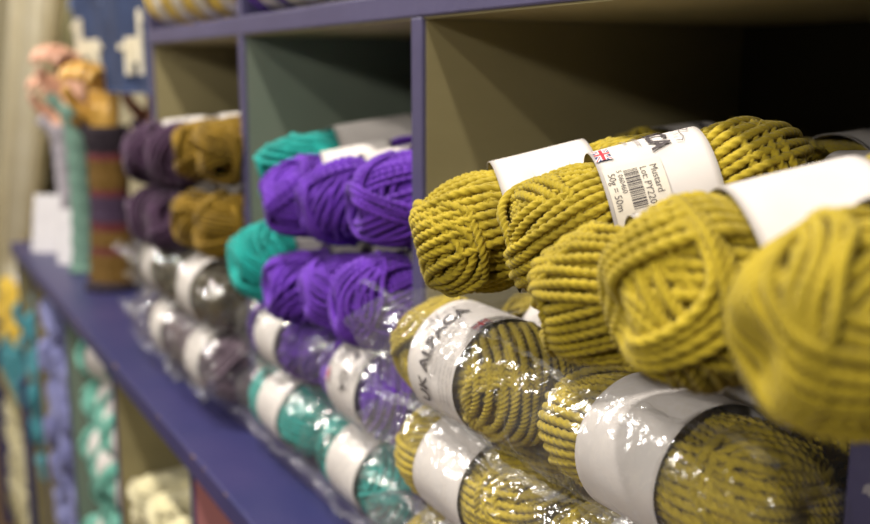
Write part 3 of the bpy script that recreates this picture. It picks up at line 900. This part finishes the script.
for (x0, z0, fl) in ((-1.905, 1.292, False), (-1.575, 1.288, True)):
    part_of(bl, link('llama_motif', motif(x0, z0, .0092, LL, fl, 1.6), CREAMK))
SN = ["X.X", ".X.", "X.X"]
for k in range(6):
    part_of(bl, link('snowflake_motif', motif(-1.93+k*.1, 1.405+(k % 2)*.02, .006, SN), noise_mat('pale_blue_knit', S('#7d8cb0'), S('#8a98ba'), rough=.95) if k == 0 else bpy.data.materials['pale_blue_knit']))
rail = empty('hanging_rail', (-1.53, .35, 1.72), label='wooden rail holding up the blue knitted blanket', cat='rail')
part_of(rail, box('rail_bar', -2.01, -1.295, .338, .368, 1.722, 1.745, WOODY))
part_of(rail, box('rail_bracket', -2.00, -1.98, .368, .64, 1.722, 1.745, WOODY))

# ------------------------------------------------------------------ beyond: drape, post, board
DRAPE = noise_mat('cream_drape', S('#e9dfc0'), S('#f3ebd0'), scale=10, rough=.9, bump=.3)
dr = tag(cloth('drape', -3.05, -2.43, .5, 1.9, lambda x, z: .44+.035*math.sin(x*30)+.010*math.sin(x*71), DRAPE, nx=120, nz=12, lean=-1.15, t=.004),
         'long pale cream drape hanging at the far left beyond the ledge', 'drape')
tag(box('dark_post', -3.99, -3.83, .56, .63, 0, 2.2, noise_mat('dark_wood', S('#4a4232'), S('#5a503c'), scale=8, rough=.6)), 'dark wooden upright standing against the wall behind the drape', 'post')
tag(box('pinboard', -3.80, -3.25, .618, .6398, 1.0, 1.9, noise_mat('pinboard_felt', S('#a09a70'), S('#aaa47c'), scale=12, rough=.9)), 'khaki pinboard on the wall between the dark upright and the blue blanket', 'board')

# ------------------------------------------------------------------ camera
f = 1000.; cxp, cyp = 435, 262
pitch = math.atan((cyp-73)/f)
fh = f*math.cos(pitch)+(cyp-73)*math.sin(pitch)
theta = math.atan((cxp+135)/fh)
fwd = Vector((-math.cos(theta)*math.cos(pitch), math.sin(theta)*math.cos(pitch), -math.sin(pitch)))
cam = bpy.data.cameras.new('camera'); co = bpy.data.objects.new('camera', cam); COL.objects.link(co)
co.location = (0, 0, 1.30)
co.rotation_euler = fwd.to_track_quat('-Z', 'Y').to_euler()
cam.sensor_width = 36; cam.lens = f/870*36
cam.clip_start = .02
cam.dof.use_dof = True; cam.dof.focus_distance = .475; cam.dof.aperture_fstop = 5.4
sc.camera = co

# ------------------------------------------------------------------ lights
def area(name, loc, target, size, power, color):
    l = bpy.data.lights.new(name, 'AREA'); l.shape = 'DISK'; l.size = size; l.energy = power; l.color = color
    o = bpy.data.objects.new(name, l); COL.objects.link(o); o.location = loc
    o.rotation_euler = (Vector(target)-Vector(loc)).to_track_quat('-Z', 'Y').to_euler()
    return o
area('spot_lamp', (-1.00, -.32, 2.8), (-.5, .3, 1.1), .11, 39, (1, .93, .84))
area('spot_lamp', (.9, -1.45, 2.75), (-.6, .3, 1.1), .11, 20, (1, .93, .82))
area('spot_lamp', (-2.6, -1.2, 2.75), (-2., .3, 1.1), .16, 55, (1, .94, .86))
area('spot_lamp', (.15, -.32, 2.8), (-.5, .3, 1.1), .10, 22, (1, .93, .82))
area('front_fill', (.5, -2.4, 2.2), (-.9, .3, .9), .28, 40, (1, .95, .88))  # unseen fill lamp added in front to brighten bags and lower compartments
w = bpy.data.worlds.new('world'); sc.world = w; w.use_nodes = True
w.node_tree.nodes['Background'].inputs[0].default_value = (.9, .88, .82, 1)
w.node_tree.nodes['Background'].inputs[1].default_value = .07

# remove the prototypes
def rm(o):
    for c in list(o.children): rm(c)
    bpy.data.objects.remove(o)
for p_ in ALLP: rm(p_)

sc.view_settings.view_transform = 'Standard'; sc.view_settings.look = 'None'
sc.view_settings.gamma = 1; sc.view_settings.exposure = -0.12
sc.view_settings.use_curve_mapping = False
